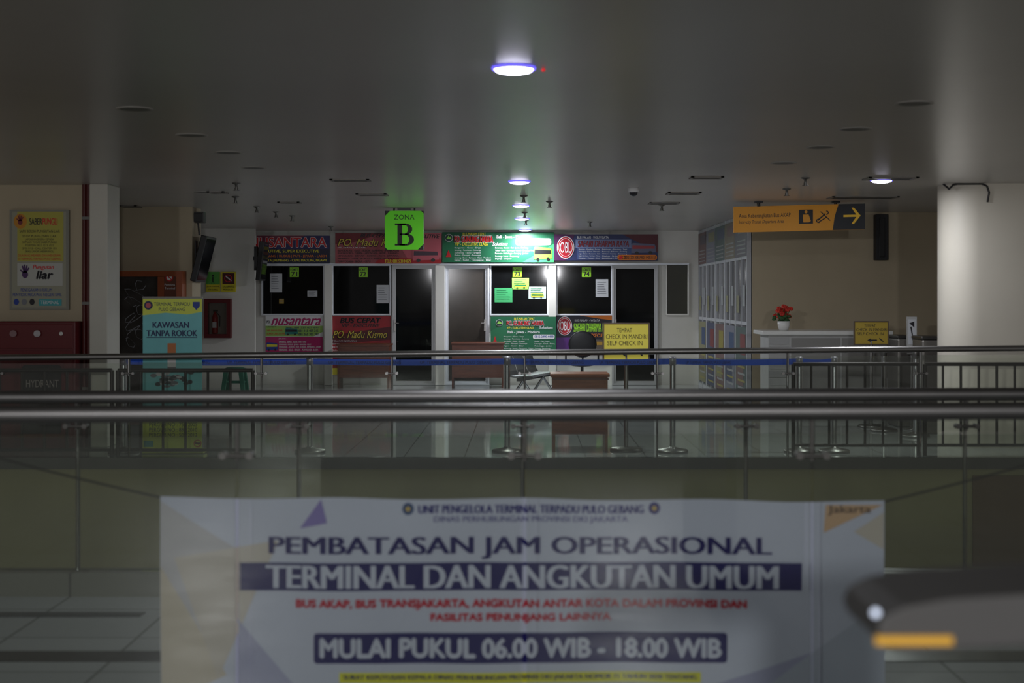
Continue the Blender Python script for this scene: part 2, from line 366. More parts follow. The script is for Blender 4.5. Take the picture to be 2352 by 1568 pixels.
def green_logo(m,cx,cy,r,k=3):
    m.ell(cx,cy,r,r,WHITE,k); m.ell(cx,cy,r*.9,r*.9,M((30,60,60),.5,name="logo_dark_teal"),k+1); m.poly([(cx-r*.7,cy+r*.3),(cx-r*.1,cy-r*.6),(cx+r*.2,cy-r*.1),(cx+r*.4,cy-r*.4),(cx+r*.7,cy+r*.3)],GRL,k+2)
m=sheet(DS,1016,533,1272,602,M((12,96,62),.5,var=.12,scale=2,name="sign_green"),.05)
m.poly([(1016,560),(1100,533),(1140,533),(1060,602),(1016,602)],M((26,112,72),.5,name="sign_mid_green"),1); m.poly([(1200,602),(1272,560),(1272,602)],LG,1)
green_logo(m,1031,546,9)
m.text("BUS MALAM CEPAT",1063,534,1116,541,Y,3,.01); m.text("PO. GUNUNG HARTA",1044,542,1132,556,WHITE,3,.045); m.text("PO. GUNUNG HARTA",1044,542,1132,556,RP,4,.015)
m.text("VIP - EXECUTIVE CLASS",1045,557,1120,564,Y,3,.015); m.text("Solutions",1131,556,1166,564,WHITE,3,.01,.35)
m.text("Bali - Jawa - Madura",1141,540,1211,549,WHITE,3,.015)
m.rrect(1184,547,1266,563,5,WHITE,2); m.text("0812 2490 4499 - 0812 9175 6699",1198,549,1264,554,BL,3,0); m.text("0852 6825 2561 - 0812 8206 2122",1198,556,1264,561,BL,3,0); m.ell(1191,555,4,5,BL,3)
for i,t in enumerate(("Bangunan - Gucu - Singa","Sampang - Pamekasan - Sumenep","Sumenep - Solo - Sragen","Madiun - Maospati - Ponorogo","Semarang - Bawen - Kartosuro - Klaten - Prambanan","Ngawi - Kediri - Tulungagung - Blitar")):
    m.text(t,1044,567+i*5.7,1044+(60 if i<4 else 84),571.4+i*5.7,WHITE,3,0)
for i,t in enumerate(("Semarang - Kudus - Pati - Juana - Rembang","Tuban - Babat - Lamongan - Gresik - Surabaya - Malang","Pasuruan - Probolinggo - Lumajang - Jember","Genteng - Srono - Banyuwangi","Singaraja - Denpasar")):
    m.text(t,1137,567+i*6.3,1137+(76,94,76,55,38)[i],571.8+i*6.3,WHITE,3,0)
m.poly([(1030,574),(1037,590),(1024,590)],RP,3)
m.bus(1226,566,1268,600,M((120,190,60),.5,name="bus_lime"),BLACK,4)
m.obj("shop_sign",label="bright green bus company signboard with white lettering",cat="signboard",group="ticket counter signboards")
def obl(m,cx,cy,rx,ry,k=3):
    m.ell(cx,cy,rx,ry,WHITE,k); m.ell(cx,cy,rx*.92,ry*.92,M((175,20,38),.5,name="logo_crimson"),k+1); m.arc(cx,cy,rx*.8,ry*.8,1.0,0,360,WHITE,k+2,28); m.text("OBL",cx-rx*.62,cy-ry*.48,cx+rx*.62,cy+ry*.48,WHITE,k+3,.0)
m=sheet(DS,1273,538,1511,598,M((40,48,92),.5,var=.1,scale=2,name="sign_slate_blue"),.05)
m.poly([(1273,538),(1320,538),(1300,598),(1273,598)],M((70,20,70),.5,name="sign_purple"),1); m.poly([(1430,538),(1511,538),(1511,580)],M((90,30,40),.5,name="sign_wine"),1); m.rect(1325,569,1450,596,M((60,76,124),.5,name="sign_steel_blue"),1); m.rect(1322,550,1450,569,M((112,126,164),.5,name="sign_pale_blue"),1)
obl(m,1299,568,20,26)
m.text("BUS MALAM - WISUWISATA",1326,542,1398,548,WHITE,3,0); m.text("SAFARI DHARMA RAYA",1327,552,1444,567,M((120,14,24),.5,name="dark_red_print"),4,.015,.2)
for i in range(5):
    m.text(("Muntilan - Magelang - Secang","Temanggung - Parakan - Wonosobo","Jogja - Klaten - Kartosuro - Solo","Ngawi - Jombang - Surabaya - Malang","Denpasar - Mataram - Bima")[i],1329,571+i*5,1378,574.6+i*5,WHITE,3,0)
    m.text(("Pekalongan - Pemalang - Tegal","Purworejo - Kebumen - Gombong","Weleri - Kendal - Semarang","Cirebon - Brebes - Kudus","Lombok - Sumbawa")[i],1383,571+i*5,1440,574.6+i*5,WHITE,3,0)
m.rrect(1418,585,1509,597,5,OR,3); m.text("081212013083/082114051155",1433,588,1507,594,DK,4,.01); m.ell(1426,591,4,4,RP,4)
m.bus(1450,558,1506,584,M((90,92,120),.4,name="bus_grey"),M((150,40,50),.4,name="bus_maroon"),3)
m.obj("shop_sign",label="slate blue bus company signboard with round crimson emblem",cat="signboard",group="ticket counter signboards")
for n,x in ((71,676),(72,834),(73,1188),(74,1347)):
    m=sheet(D+.026,x-10.5,614,x+10.5,636,YG,.004); m.text("LOKET",x-8.5,616,x+8.5,622,DK,1,.015); m.text(str(n),x-6.5,624,x+6.5,634,DK,1,.02)
    m.obj("number_tag",label="lime green counter number tag on glass",cat="sign",group="counter number tags")
PAP=M((200,202,205),.6,name="paper")
def paper(a,b,c,e,mm=PAP,ink=GY,n=6,label="white printed notice taped to counter glass"):
    m=sheet(D+.026,a,b,c,e,mm,.004)
    for i in range(n):
        y=b+(e-b)*(.15+.75*i/n); m.rect(a+(c-a)*.12,y,a+(c-a)*(.6+.28*random.random()),y+max(.8,(e-b)*.035),ink,1)
    return m,label
for q in ((620,628,648,671),(706,667,729,681),(865,654,893,696),(1368,641,1397,682)):
    m,l=paper(*q); m.obj("notice_paper",label=l,cat="paper",group="notices on counter glass")
for q,mm in (((1176,638,1215,664),GRL),((1136,661,1177,694),LG),((1214,658,1254,686),M((190,215,205),.6,name="pale_green_paper"))):
    m,l=paper(*q,mm=mm,ink=GR,n=5,label="green bus fare leaflet taped to counter glass")
    if mm is not LG: m.bus(q[0]+6,q[3]-13,q[2]-5,q[3]-2,M((200,200,60),.5,name="leaflet_bus"),GR,2)
    m.obj("notice_paper",label=l,cat="paper",group="leaflets on counter glass")
m,l=paper(641,686,652,697,mm=M((170,140,60),.6,name="ochre_paper"),n=2); m.obj("sticker",label="small ochre sticker on counter glass",cat="sticker")
DP=25.55
m=sheet(DP,610,724,741,808,WHITE,.045)
m.poly([(610,748),(741,748),(741,762),(720,772),(610,772)],M((150,190,90),.5,name="poster_lime"),1)
m.text("PO.",613,736,621,742,DK,3,.02); m.text("nusantara",623,728,737,747,MG,3,.02,.45); m.text("Loket No. 71",613,748,634,752,DK,3,0)
m.text("Telp.: 081 327 629 691",655,750,731,755,NAVY,3,.01); m.text("081 315 407 215",686,757,731,762,NAVY,3,.01); m.text("081 260 703 291",686,765,731,770,NAVY,3,.01)
m.text("VIP, EXECUTIVE,",613,757,650,761,RP,3,.01); m.text("SUPER EXECUTIVE",613,764,655,768,RP,3,.01); m.bus(655,753,684,770,M((40,130,120),.5,name="bus_teal"),DK,4)
m.rect(610,773,741,808,MG,1); m.text("JURUSAN :",640,776,658,780,WHITE,3,0)
for i,t in enumerate(("SEMARANG - DEMAK - KUDUS - PATI - TAYU","SEMARANG - KUDUS - JEPARA - BANGSRI - KELET","SEMARANG - KUDUS - PATI - JUANA - REMBANG - LASEM","SEMARANG - SOLO - SRAGEN - PURWODADI - BLORA")):
    m.text(t,641,783+i*6,641+(62,74,96,90)[i],787.5+i*6,WHITE,3,.01)
m.bus(612,786,638,806,BL,Y,3)
m.obj("poster",label="white, lime and magenta bus poster under counter window",cat="poster",group="counter posters")
m=sheet(DP,760,725,897,860,M((160,34,42),.5,var=.25,scale=3,name="poster_red"),.045)
m.poly([(760,770),(897,750),(897,780),(760,790)],M((90,20,30),.5,name="poster_maroon"),1)
m.text("BUS CEPAT",782,730,875,741,DK,3,.03,.2); m.text("VIP - EXECUTIVE",786,744,872,751,DK,3,.02,.2); m.text("PO. Madu Kismo",764,759,890,777,DK,3,.03,.35); m.text("PO. Madu Kismo",765,759,889,776,M((214,190,70),.5,name="gold_print"),4,0,.35)
m.text("MELAYANI JURUSAN:",764,781,820,785,WHITE,3,0)
for i in range(4): m.text(("SEMARANG - SOLO - KUDUS - DEMAK - JUWANA","REMBANG - LASEM - TUBAN - GRESIK","SURABAYA - BANGKALAN - SAMPANG","PURWODADI - BLORA - CEPU")[i],764,788+i*7,885-12*i,792+i*7,WHITE,3,0)
m.rect(760,845,897,860,Y,2)
m.obj("poster",label="red bus poster with yellow script under counter window",cat="poster",group="counter posters")
m=MB(front(DP-.12)); m.pbox(1127,727,1277,815,DP-.12,.012,M((14,100,64),.5,var=.12,scale=2,name="poster_green"))
m.poly([(1127,760),(1190,727),(1220,727),(1150,815),(1127,815)],M((26,112,72),.5,name="sign_mid_green"),1); green_logo(m,1147,741,8)
m.text("BUS MALAM CEPAT",1181,729,1228,735,Y,3,.01); m.text("PO. GUNUNG HARTA",1164,737,1249,747,WHITE,3,.045); m.text("PO. GUNUNG HARTA",1164,737,1249,747,RP,4,.015); m.text("VIP - EXECUTIVE CLASS",1164,750,1226,755,Y,3,.01); m.text("Solutions",1238,749,1270,755,WHITE,3,.01,.3)
m.text("Bali - Jawa - Madura",1165,759,1240,767,WHITE,3,.015)
for i in range(7): m.text(("Bangunan - Gucu - Singa","Sampang - Pamekasan - Sumenep","Surabaya - Solo - Sragen","Madiun - Maospati - Ponorogo","Ngawi - Kediri - Blitar","Semarang - Bawen - Kartosuro - Klaten","Tuban - Babat - Lamongan")[i],1157,771+i*5.4,1157+(46,58,48,54,46,68,50)[i],774.8+i*5.4,WHITE,3,0)
m.rrect(1224,768,1274,778,4,WHITE,2); m.text("0812 2490 4499",1228,770,1271,775,BL,3,.01); m.poly([(1137,771),(1142,788),(1132,788)],RP,3)
for i in range(5): m.text(("Kudus - Pati - Juana","Lamongan - Gresik - Malang","Probolinggo - Jember","Genteng - Banyuwangi","Singaraja - Denpasar")[i],1228,782+i*5.4,1228+(34,46,40,36,40)[i],785.8+i*5.4,WHITE,3,0)
m.obj("poster",label="green bus poster with white text under counter window",cat="poster",group="counter posters")
m=sheet(DP,1278,724,1406,815,M((24,22,40),.5,name="poster_black_blue"),.045)
m.poly([(1330,724),(1406,724),(1406,735),(1380,732)],OR,1); m.poly([(1278,775),(1330,775),(1300,815),(1278,815)],M((80,30,110),.5,name="poster_violet"),1)
obl(m,1297,748,17,22); m.text("SAFARI DHARMA RAYA",1318,742,1404,762,YG,3,.02,.15); m.text("BUS MALAM - WISATA",1320,733,1378,738,WHITE,3,0); m.text("SUPER EXECUTIVE",1330,766,1400,774,OR,3,.01); m.bus(1340,778,1402,806,M((90,80,70),.4,name="bus_brown"),M((170,130,40),.4,name="bus_gold"),3)
m.obj("poster",label="dark bus poster with round crimson emblem",cat="poster",group="counter posters")
# ---------------------------------------------------------------- shopfront along the side passage
XS=3.12; y=20.0; random.seed(9)
pc=[M((88,80,90),.5,name="pm1"),M((116,106,90),.5,name="pm2"),M((80,94,92),.5,name="pm3"),M((116,118,130),.5,name="pm4"),M((112,88,86),.5,name="pm5"),M((72,78,102),.5,name="pm6"),M((132,130,100),.5,name="pm7")]
U=1.12; PG=M((108,108,108),.12,var=.2,scale=2,name="pale_glass"); PG2=M((66,66,66),.1,var=.3,scale=2,name="grey_glass"); SF=M((180,182,186),.45,name="shopfront_frame_white")
for i in range(5):
    a=y+i*U; b=a+U-.005
    r=root("glass_shopfront",(XS+.05,(a+b)/2,0),"white framed glass ticket shopfront with faded posters","shopfront",group="shopfronts along the passage")
    m=MB()
    for yy in (a,a+U*.5-.025,b-.05): m.box(XS,XS+.07,yy,yy+.05,0,CZ,SF)
    for z in (0,1.18,2.12,CZ-.06): m.box(XS+.005,XS+.065,a+.05,b-.05,z,z+.05,SF)
    m.obj("shopfront_frame",r)
    MB().box(XS+.03,XS+.04,a+.03,b-.03,.05,CZ-.03,PG2 if i%2 else PG).obj("shopfront_glass",r)
    pl=lambda u,v,k: Vector((XS-.002*k-.001,u,v))
    m=MB(pl); m.rect(a+.02,2.16,b-.02,CZ-.06,pc[i%7],1); m.rect(a+.05,2.5,b-.3,2.66,pc[(i+3)%7],2)
    for j in range(4): m.rect(a+.1,2.2+j*.06,b-.15-.1*random.random(),2.22+j*.06,M((140,140,140),.5,name="faded_print"),3)
    m.obj("sign_board",r)
    m=MB(pl); m.rect(a+.06,.1,b-.06,1.15,pc[(i+2)%7],1); m.rect(a+.12,.75,b-.5,1.05,(M((120,56,56),.5,name="pr"),M((56,76,110),.5,name="pb"),M((140,130,60),.5,name="py"))[i%3],2); m.rect(a+.3,.3,b-.12,.6,pc[(i+4)%7],2)
    for j in range(5): m.rect(a+.14,.16+j*.1,b-.3,.19+j*.1,M((150,152,154),.5,name="faded_white") if j%2 else M((150,142,80),.5,name="faded_yellow"),3)
    m.obj("poster_panel",r)
    m=MB(pl); m.rect(a+.15,1.45,a+.4,1.75,M((150,152,154),.5,name="faded_white"),2); m.obj("notice_sheet",r)
    m=MB(pl); m.rect(b-.42,1.35,b-.15,1.6,pc[6],2); m.obj("notice_sheet",r)
# ---------------------------------------------------------------- hanging signs
d=19.0
r=root("hanging_sign",P(928,478,d),"lime green square hanging zone sign","sign")
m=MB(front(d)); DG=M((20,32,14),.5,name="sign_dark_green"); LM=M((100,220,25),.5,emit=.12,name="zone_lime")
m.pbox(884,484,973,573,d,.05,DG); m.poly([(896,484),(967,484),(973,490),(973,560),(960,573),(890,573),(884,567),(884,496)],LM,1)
m.text("ZONA",905,493,952,504,DG,2,.0)
m.rect(913,515,924,562,DG,2); m.rect(907,513,930,517,DG,2); m.rect(907,560,930,564,DG,2)
m.rect(918,513,932,517,DG,2); m.rect(918,536,934,539.5,DG,2); m.rect(918,560,934,564,DG,2)
def bowl(cx,y0,y1,w,rx):
    cy=(y0+y1)/2; ry=(y1-y0)/2; vs=[]
    for i in range(17):
        t=math.radians(-90+180*i/16); vs.append(m.pl(cx+rx*math.cos(t),cy+ry*math.sin(t),2)); vs.append(m.pl(cx+(rx-w)*math.cos(t),cy+(ry-3.5)*math.sin(t),2))
    m.add(vs,[(2*i,2*i+1,2*i+3,2*i+2) for i in range(16)],DG)
bowl(930,513,539.5,10,17); bowl(932,536,564,11,19)
m.obj("sign_panel",r)
for q in (905,952): MB().cyl(P(q,486,d+.02),Vector((XX(q,d),d+.02,CZ)),.012,BLACK).obj("sign_hanger",r)
MB().box(XX(913,d),XX(943,d),d-.02,d+.06,CZ-.03,CZ,BLACK).obj("ceiling_plate",r)
d=17.66; ctr=P(1835,500,d)
r=root("hanging_sign",ctr,"orange directional hanging sign with dark arrow end","sign")
ca,sa=math.cos(math.radians(3)),math.sin(math.radians(3))
def yaw(v):
    q=v-ctr; return ctr+Vector((q.x*ca+q.y*sa, -q.x*sa+q.y*ca, q.z+q.x*.022))
OS=M((232,156,14),.45,emit=.03,var=.06,scale=2,name="sign_amber"); CH=M((38,40,46),.5,name="sign_charcoal"); AY=M((248,196,50),.45,emit=.06,name="sign_arrow_yellow")  # faint emission added to brighten the printed orange face and arrow
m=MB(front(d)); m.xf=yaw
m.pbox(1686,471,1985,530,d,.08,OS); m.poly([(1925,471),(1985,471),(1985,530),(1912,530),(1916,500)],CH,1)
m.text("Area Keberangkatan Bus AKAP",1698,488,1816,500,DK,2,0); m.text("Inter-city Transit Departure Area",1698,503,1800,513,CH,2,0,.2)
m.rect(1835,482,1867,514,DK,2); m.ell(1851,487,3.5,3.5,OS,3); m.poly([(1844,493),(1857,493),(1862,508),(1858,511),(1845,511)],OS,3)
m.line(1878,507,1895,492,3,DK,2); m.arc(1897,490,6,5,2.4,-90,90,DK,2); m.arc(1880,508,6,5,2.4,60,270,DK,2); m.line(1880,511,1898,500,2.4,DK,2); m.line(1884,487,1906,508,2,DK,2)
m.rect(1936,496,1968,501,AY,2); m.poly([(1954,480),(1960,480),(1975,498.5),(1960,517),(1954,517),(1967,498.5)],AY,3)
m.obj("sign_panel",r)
for q in (1743,1920):
    m=MB(); m.cyl(P(q,474,d+.03),Vector((XX(q,d),d+.03,CZ)),.02,BLACK); m.box(XX(q-9,d),XX(q+9,d),d-.02,d+.08,CZ-.02,CZ,BLACK); m.obj("sign_hanger",r)
# ---------------------------------------------------------------- left wall things
m=sheet(15.05,22,482,158,711,M((138,136,124),.5,name="poster_frame_grey"),.045); YW=M((178,170,70),.5,name="poster_yellow")
m.rect(28,486,152,706,M((156,154,134),.5,name="poster_white"),1); m.rect(40,486,146,600,YW,2); m.rect(40,604,144,656,M((184,184,176),.5,name="poster_inner_white"),2)
m.ell(47,508,15,17,M((200,136,36),.5,name="icon_orange"),3); m.hand(47,507,13,M((120,40,50),.5,name="icon_maroon"),4)
m.text("SABER",68,501,97,516,DK,3,.01); m.text("PUNGLI",98,501,132,516,RP,3,.01)
m.text("SAPU BERSIH PUNGUTAN LIAR",45,528,138,534,DK,3,0)
for i,t in enumerate(("STOP PUNGUTAN LIAR","LAPORKAN SEGERA KEPADA","SATUAN TUGAS SABER PUNGLI","TELEPON 0821 1213 1323","SMS 1193 - CALL CENTER 193","EMAIL LAPOR SABERPUNGLI")): m.text(t,52+(i%2)*6,540+i*7,130-(i%2)*6,544.5+i*7,DK,3,0)
m.text("DILARANG MEMBERI DAN MENERIMA",42,584,140,589,RP,3,0); m.text("DI TERMINAL TERPADU PULO GEBANG",42,592,140,597,RP,3,0)
m.text("Pungutan",76,608,124,620,RP,3,.015,.2); m.text("liar",84,622,122,640,DK,3,.03,.2); m.hand(58,626,17,M((70,30,90),.5,name="icon_purple"),3)
m.text("PENEGAKAN HUKUM",48,662,120,669,BL,3,0); m.text("PENYIDIK PEGAWAI NEGERI SIPIL",30,673,142,680,BL,3,0)
m.ell(38,693,6,7,BL,3); m.ell(56,693,6,7,GY,3); m.ell(74,693,6,7,DK,3); m.rect(90,687,142,702,TE,3); m.text("TERMINAL",94,690,136,698,WHITE,4,0)
m.obj("poster",label="yellow and white framed anti-bribery notice on beige wall",cat="poster")
d=14.83; r=root("fire_hydrant_cabinet",P(70,1030,d+.12),"dark red steel fire hydrant cabinet against the wall","hydrant cabinet")
MB().pbox(-45,738,173,1037,d,.25,DRED).obj("cabinet_body",r,bevel=.012)
m=MB(front(d)); m.pbox(-38,744,167,800,d-.012,.012,M((98,18,23),.35,name="red_door_enamel")); m.obj("alarm_door",r,bevel=.004)
m=MB(front(d)); m.pbox(-38,806,167,1018,d-.012,.012,M((98,18,23),.35,name="red_door_enamel"))
m.ring(44,832,146,1000,4,d-.02,.012,DRED); m.obj("hose_door",r)
m=MB(front(d-.016)); m.rrect(50,838,141,996,8,M((36,34,36),.15,name="dark_cabinet_glass"),0); m.text("HYDRANT",60,872,135,889,M((170,160,155),.4,name="etched_text"),1,.0); m.obj("door_window",r)
MB().cyl(P(30,766,d-.05),P(30,766,d-.012),.035,DRED,20).obj("alarm_button",r)
MB().cyl(P(85,766,d-.05),P(85,766,d-.012),.035,M((60,20,20),.3,name="alarm_dark"),20).obj("alarm_bell",r)
MB().cyl(P(140,766,d-.03),P(140,766,d-.012),.02,STEELD).obj("lock",r)
d=18.55; r=root("display_cabinet",P(333,957,d+.1),"orange framed glass display cabinet against the wall","cabinet"); OC=M((150,72,32),.45,var=.08,name="orange_laminate")
m=MB(front(d)); m.ring(250,622,418,959,13,d,.24,OC); m.pbox(362,634,376,944,d,.22,OC); m.obj("cabinet_frame",r)
MB().pbox(263,635,362,946,d+.05,.02,M((60,56,54),.08,var=.4,scale=5,name="cabinet_glass")).obj("glass_door",r)
m=MB(front(d+.02)); m.pbox(376,635,405,946,d+.02,.03,M((110,58,36),.5,name="dark_orange_panel")); m.ell(389,637,9,9,RP,1); m.ell(389,637,6.5,6.5,WHITE,2); m.line(384,632,394,642,2,RP,3); m.text("Pembina",378,651,402,656,WHITE,1,0); m.text("Terminal",378,659,402,664,WHITE,1,0); m.obj("side_panel",r)
m=MB(front(d+.045)); random.seed(12); GL=M((150,150,155),.3,name="glass_glint_paint")  # pale crinkled strip painted in to imitate glints on the glass door
vs=[];
for j in range(60):
    t=j*.62; x=308+30*math.sin(t)*math.cos(j*.31)+6*random.random(); yv=650+j*2.4+16*math.cos(t*1.3)
    vs+= [m.pl(x,yv,1),m.pl(x+1.0,yv+1.0,1)]
m.add(vs,[(2*j,2*j+1,2*j+3,2*j+2) for j in range(59)],GL)
m.obj("painted_glint",r,label="painted glints on the cabinet glass")
d=24.66
m=sheet(d,473,624,505,670,Y,.04); m.rect(473,624,505,653,M((90,170,70),.5,name="notice_green"),1); m.ell(489,633,2.5,2.5,DK,2); m.line(489,636,489,644,3,DK,2); m.line(489,644,486,651,1.5,DK,2); m.line(489,644,492,651,1.5,DK,2); m.text("JALUR EVAKUASI",475,656,503,660,DK,2,0); m.text("TITIK KUMPUL",477,663,501,667,DK,2,0)
m.obj("notice_sign",label="green and yellow safety notice on white wall",cat="sign")
m=sheet(d,508,624,541,670,Y,.04); m.rect(511,627,538,652,M((80,20,30),.5,name="notice_maroon"),1); m.line(517,633,532,645,2.5,WHITE,2); m.arc(524,639,9,9,2,0,360,RP,2,24); m.text("DILARANG",512,656,537,660,DK,2,0); m.text("MEROKOK",513,663,536,667,DK,2,0)
m.obj("notice_sign",label="maroon and yellow prohibition notice on white wall",cat="sign")
d=24.52; r=root("extinguisher_box",P(498,776,d),"dark red wall box holding a fire extinguisher","extinguisher box")
m=MB(); m.ring(468,686,529,776,9,d,.18,DRED); m.pbox(477,695,520,767,d+.13,.05,M((150,140,130),.5,name="box_inner")); m.obj("box_body",r)
MB().pbox(478,696,519,766,d+.01,.005,BGLASS).obj("box_window",r)
m=MB(); c=P(494,746,d+.075); c.z=ZZ(766,d); m.lathe(c,[(.0005,-.0),(.05,.0),(.052,.02),(.052,.28),(.035,.33),(.02,.35),(.02,.38),(.0005,.38)],RED,18); m.box(c.x-.03,c.x+.05,c.y-.015,c.y+.015,c.z+.38,c.z+.41,BLACK); m.tube([c+Vector((.02,0,.37)),c+Vector((.085,0,.3)),c+Vector((.08,0,.12))],.008,BLACK,8); m.box(c.x-.035,c.x+.035,c.y-.056,c.y-.05,c.z+.1,c.z+.2,WHITE); m.obj("extinguisher",r,label="red extinguisher")
d=23.1; c=Vector((XX(540,d),d,0)); TS=M((24,108,86),.4,name="teal_plastic"); r=root("plastic_stool",c,"teal plastic stool with slanted legs","stool")
m=MB(); m.lathe(c+Vector((0,0,.44)),[(.0005,.0),(.13,.0),(.165,-.015),(.17,-.05),(.15,-.05)],TS,24); m.obj("seat",r)
for sx in (-1,1):
    for sy in (-1,1):
        m=MB(); t=c+Vector((sx*.115,sy*.115,.42)); b=c+Vector((sx*.17,sy*.17,0)); w=.03
        m.add([b+Vector((-w,-w,0)),b+Vector((w,-w,0)),b+Vector((w,w,0)),b+Vector((-w,w,0)),t+Vector((-w*1.2,-w*1.2,0)),t+Vector((w*1.2,-w*1.2,0)),t+Vector((w*1.2,w*1.2,0)),t+Vector((-w*1.2,w*1.2,0))],[(0,1,5,4),(1,2,6,5),(2,3,7,6),(3,0,4,7),(4,5,6,7),(3,2,1,0)],TS); m.obj("leg",r)
m=MB()
for (u,v) in (((-1,-1),(1,-1)),((1,-1),(1,1)),((1,1),(-1,1)),((-1,1),(-1,-1))): m.cyl(c+Vector((u[0]*.14,u[1]*.14,.2)),c+Vector((v[0]*.14,v[1]*.14,.2)),.014,TS)
m.obj("stretcher",r)
def tv(px,pyc,d,h,tilt,w,lab,armx):
    c=P(px,pyc,d); r=root("television",c,lab,"television"); a=math.radians(tilt)
    def xf(v):
        return c+Vector((v.x*math.cos(a)+v.z*math.sin(a), v.y, -v.x*math.sin(a)+v.z*math.cos(a)))
    m=MB(); m.xf=xf; m.box(-.05,.03,-w/2,w/2,-h/2,h/2,M((30,30,32),.4,name="tv_casing")); m.obj("tv_body",r,bevel=.01)
    m=MB(); m.xf=xf; m.box(.031,.035,-w/2+.03,w/2-.03,-h/2+.03,h/2-.03,M((8,9,12),.1,name="tv_screen")); m.obj("tv_screen",r)
    m=MB(); m.box(c.x-.04+armx,c.x-.03,d-.03,d+.03,c.z+.02,c.z+.08,BLACK); m.box(c.x+armx-.02,c.x+armx+.03,d-.06,d+.06,c.z-.15,c.z+.25,BLACK); m.obj("wall_bracket",r)
tv(469,595,19.0,.62,14,.6,"black flat television on pillar bracket, tilted down",-.13)
tv(604,600,24.2,.66,6,.5,"black flat television on wall bracket",-.12)
m=MB(); m.pbox(442,486,467,511,18.9,.15,M((60,58,56),.5,name="speaker_grey")); m.pbox(444,489,465,508,18.885,.015,BLACK); m.cyl(P(455,511,18.97),P(458,540,18.97),.012,BLACK); m.obj("wall_speaker",label="small grey box speaker on pillar",cat="speaker",bevel=.005)
m=MB(front(19.85)); m.pbox(2012,492,2041,597,19.85,.15,M((28,28,30),.6,name="speaker_cloth")); m.pbox(2020,500,2033,590,19.84,.012,BLACK); m.obj("wall_speaker",label="tall black column speaker on beige wall",cat="speaker",bevel=.008)
# ---------------------------------------------------------------- roll-up banner
d=14.38; r=root("roll_up_banner",P(396,1041,d),"teal and yellow no-smoking roll-up banner on the floor","banner")
YB=M((222,232,90),.5,name="banner_yellowgreen"); TB=M((122,202,206),.5,var=.05,name="banner_teal"); NV=M((24,40,90),.5,name="banner_navy_text")
m=MB(front(d)); m.pbox(328,684,464,1032,d,.004,TB); m.poly([(328,684),(464,684),(464,716),(430,722),(380,718),(328,724)],YB,1); m.rect(328,950,464,1032,YB,1); m.poly([(328,938),(464,950),(464,965),(328,965)],YB,1)
m.ell(341,701,10,10,NV,2); m.ell(341,701,6,6,PK,3); m.poly([(443,693),(459,693),(459,703),(451,712),(443,703)],BL,2)
m.text("TERMINAL TERPADU",354,694,436,702,NV,2,0); m.text("PULO GEBANG",365,706,425,714,NV,2,0)
m.text("KAWASAN",351,739,434,753,NV,2,.02); m.text("TANPA ROKOK",337,758,453,772,NV,2,.02); m.rect(337,774,453,775.5,NV,2)
m.rect(385,788,404,812,M((200,120,66),.5,name="cigarette_filter"),2); m.rect(385,812,404,842,WHITE,2); m.poly([(384,842),(405,842),(402,852),(388,850)],GY,2)
random.seed(3)
for i in range(46):
    x=394+random.gauss(0,22); yv=872+random.gauss(0,9)
    m.ell(x,yv,5+4*random.random(),3+2*random.random(),(GY,PAP,M((70,80,82),.6,name="ash_dark"))[i%3],2+i*.04,8)
m.text("STOP MEROKOK",333,898,462,912,RP,2,.02)
m.text("PERDA NO : 2 / 2005",343,957,450,966,NV,2,0); m.text("PERGUB NO : 75 / 2005",343,970,453,979,NV,2,0); m.text("PERGUB NO : 88 / 2010",343,982,453,991,NV,2,0); m.text("PERGUB NO : 50 / 2012",343,994,453,1003,NV,2,0)
m.arc(454,1018,9,9,2.2,0,360,RP,2,24); m.line(447,1012,461,1025,2,RP,2); m.rect(448,1016,460,1019,DK,2)
m.rect(330,1012,352,1026,TE,2)
m.obj("printed_sheet",r)
m=MB(); m.pbox(325,1032,468,1041,d-.06,.16,YB); m.obj("banner_base",r,bevel=.008)
m=MB(); m.cyl(P(396,1034,d+.03),P(396,686,d+.03),.01,STEELD); m.pbox(327,681,465,686,d-.008,.025,STEELD); m.obj("support_pole",r)
# ---------------------------------------------------------------- desks, seats
def desk(a,c,top,bot,d,dep,wm,lab):
    r=root("desk",P((a+c)/2,bot,d+dep/2),lab,"desk"); x0,x1,zt=XX(a,d),XX(c,d),ZZ(top,d)
    MB().box(x0-.02,x1+.02,d-.02,d+dep,zt-.035,zt,wm).obj("desk_top",r,bevel=.006)
    m=MB(); m.box(x0+.03,x1-.03,d+.01,d+.03,.18,zt-.036,wm); m.obj("front_panel",r)
    for xx in (x0,x1-.03): MB().box(xx,xx+.03,d,d+dep-.03,0,zt-.036,wm).obj("side_panel",r)
    return r
desk(775,893,790,886,24.7,.55,WOOD,"reddish brown wooden desk before ticket counter")
desk(1038,1156,787,886,24.7,.55,WOOD,"reddish brown wooden desk before counter doors")
dk=desk(1269,1396,858,1037,14.5,.45,WOOD2,"small orange-brown wooden podium desk behind the barrier")
m=MB(); m.box(XX(1268,14.5),XX(1398,14.5),14.485,14.51,ZZ(872,14.5),ZZ(868,14.5),WOOD); m.obj("front_trim",dk)
c=Vector((XX(1337,23.7),23.7,0)); r=root("office_chair",c,"black office chair with rounded backrest","chair"); CB=M((20,20,22),.6,var=.2,name="black_fabric")
m=MB(); m.sph(c+Vector((0,-.2,.80)),(.235,.05,.22),CB,20,12); m.obj("backrest",r)
m=MB(); m.sph(c+Vector((0,.02,.47)),(.24,.24,.05),CB,20,10); m.obj("seat",r)
m=MB(); m.cyl(c+Vector((0,0,.08)),c+Vector((0,0,.44)),.025,BLACK); m.tube([c+Vector((0,-.1,.44)),c+Vector((0,-.24,.5)),c+Vector((0,-.25,.7))],.015,BLACK); m.obj("gas_lift",r)
m=MB()
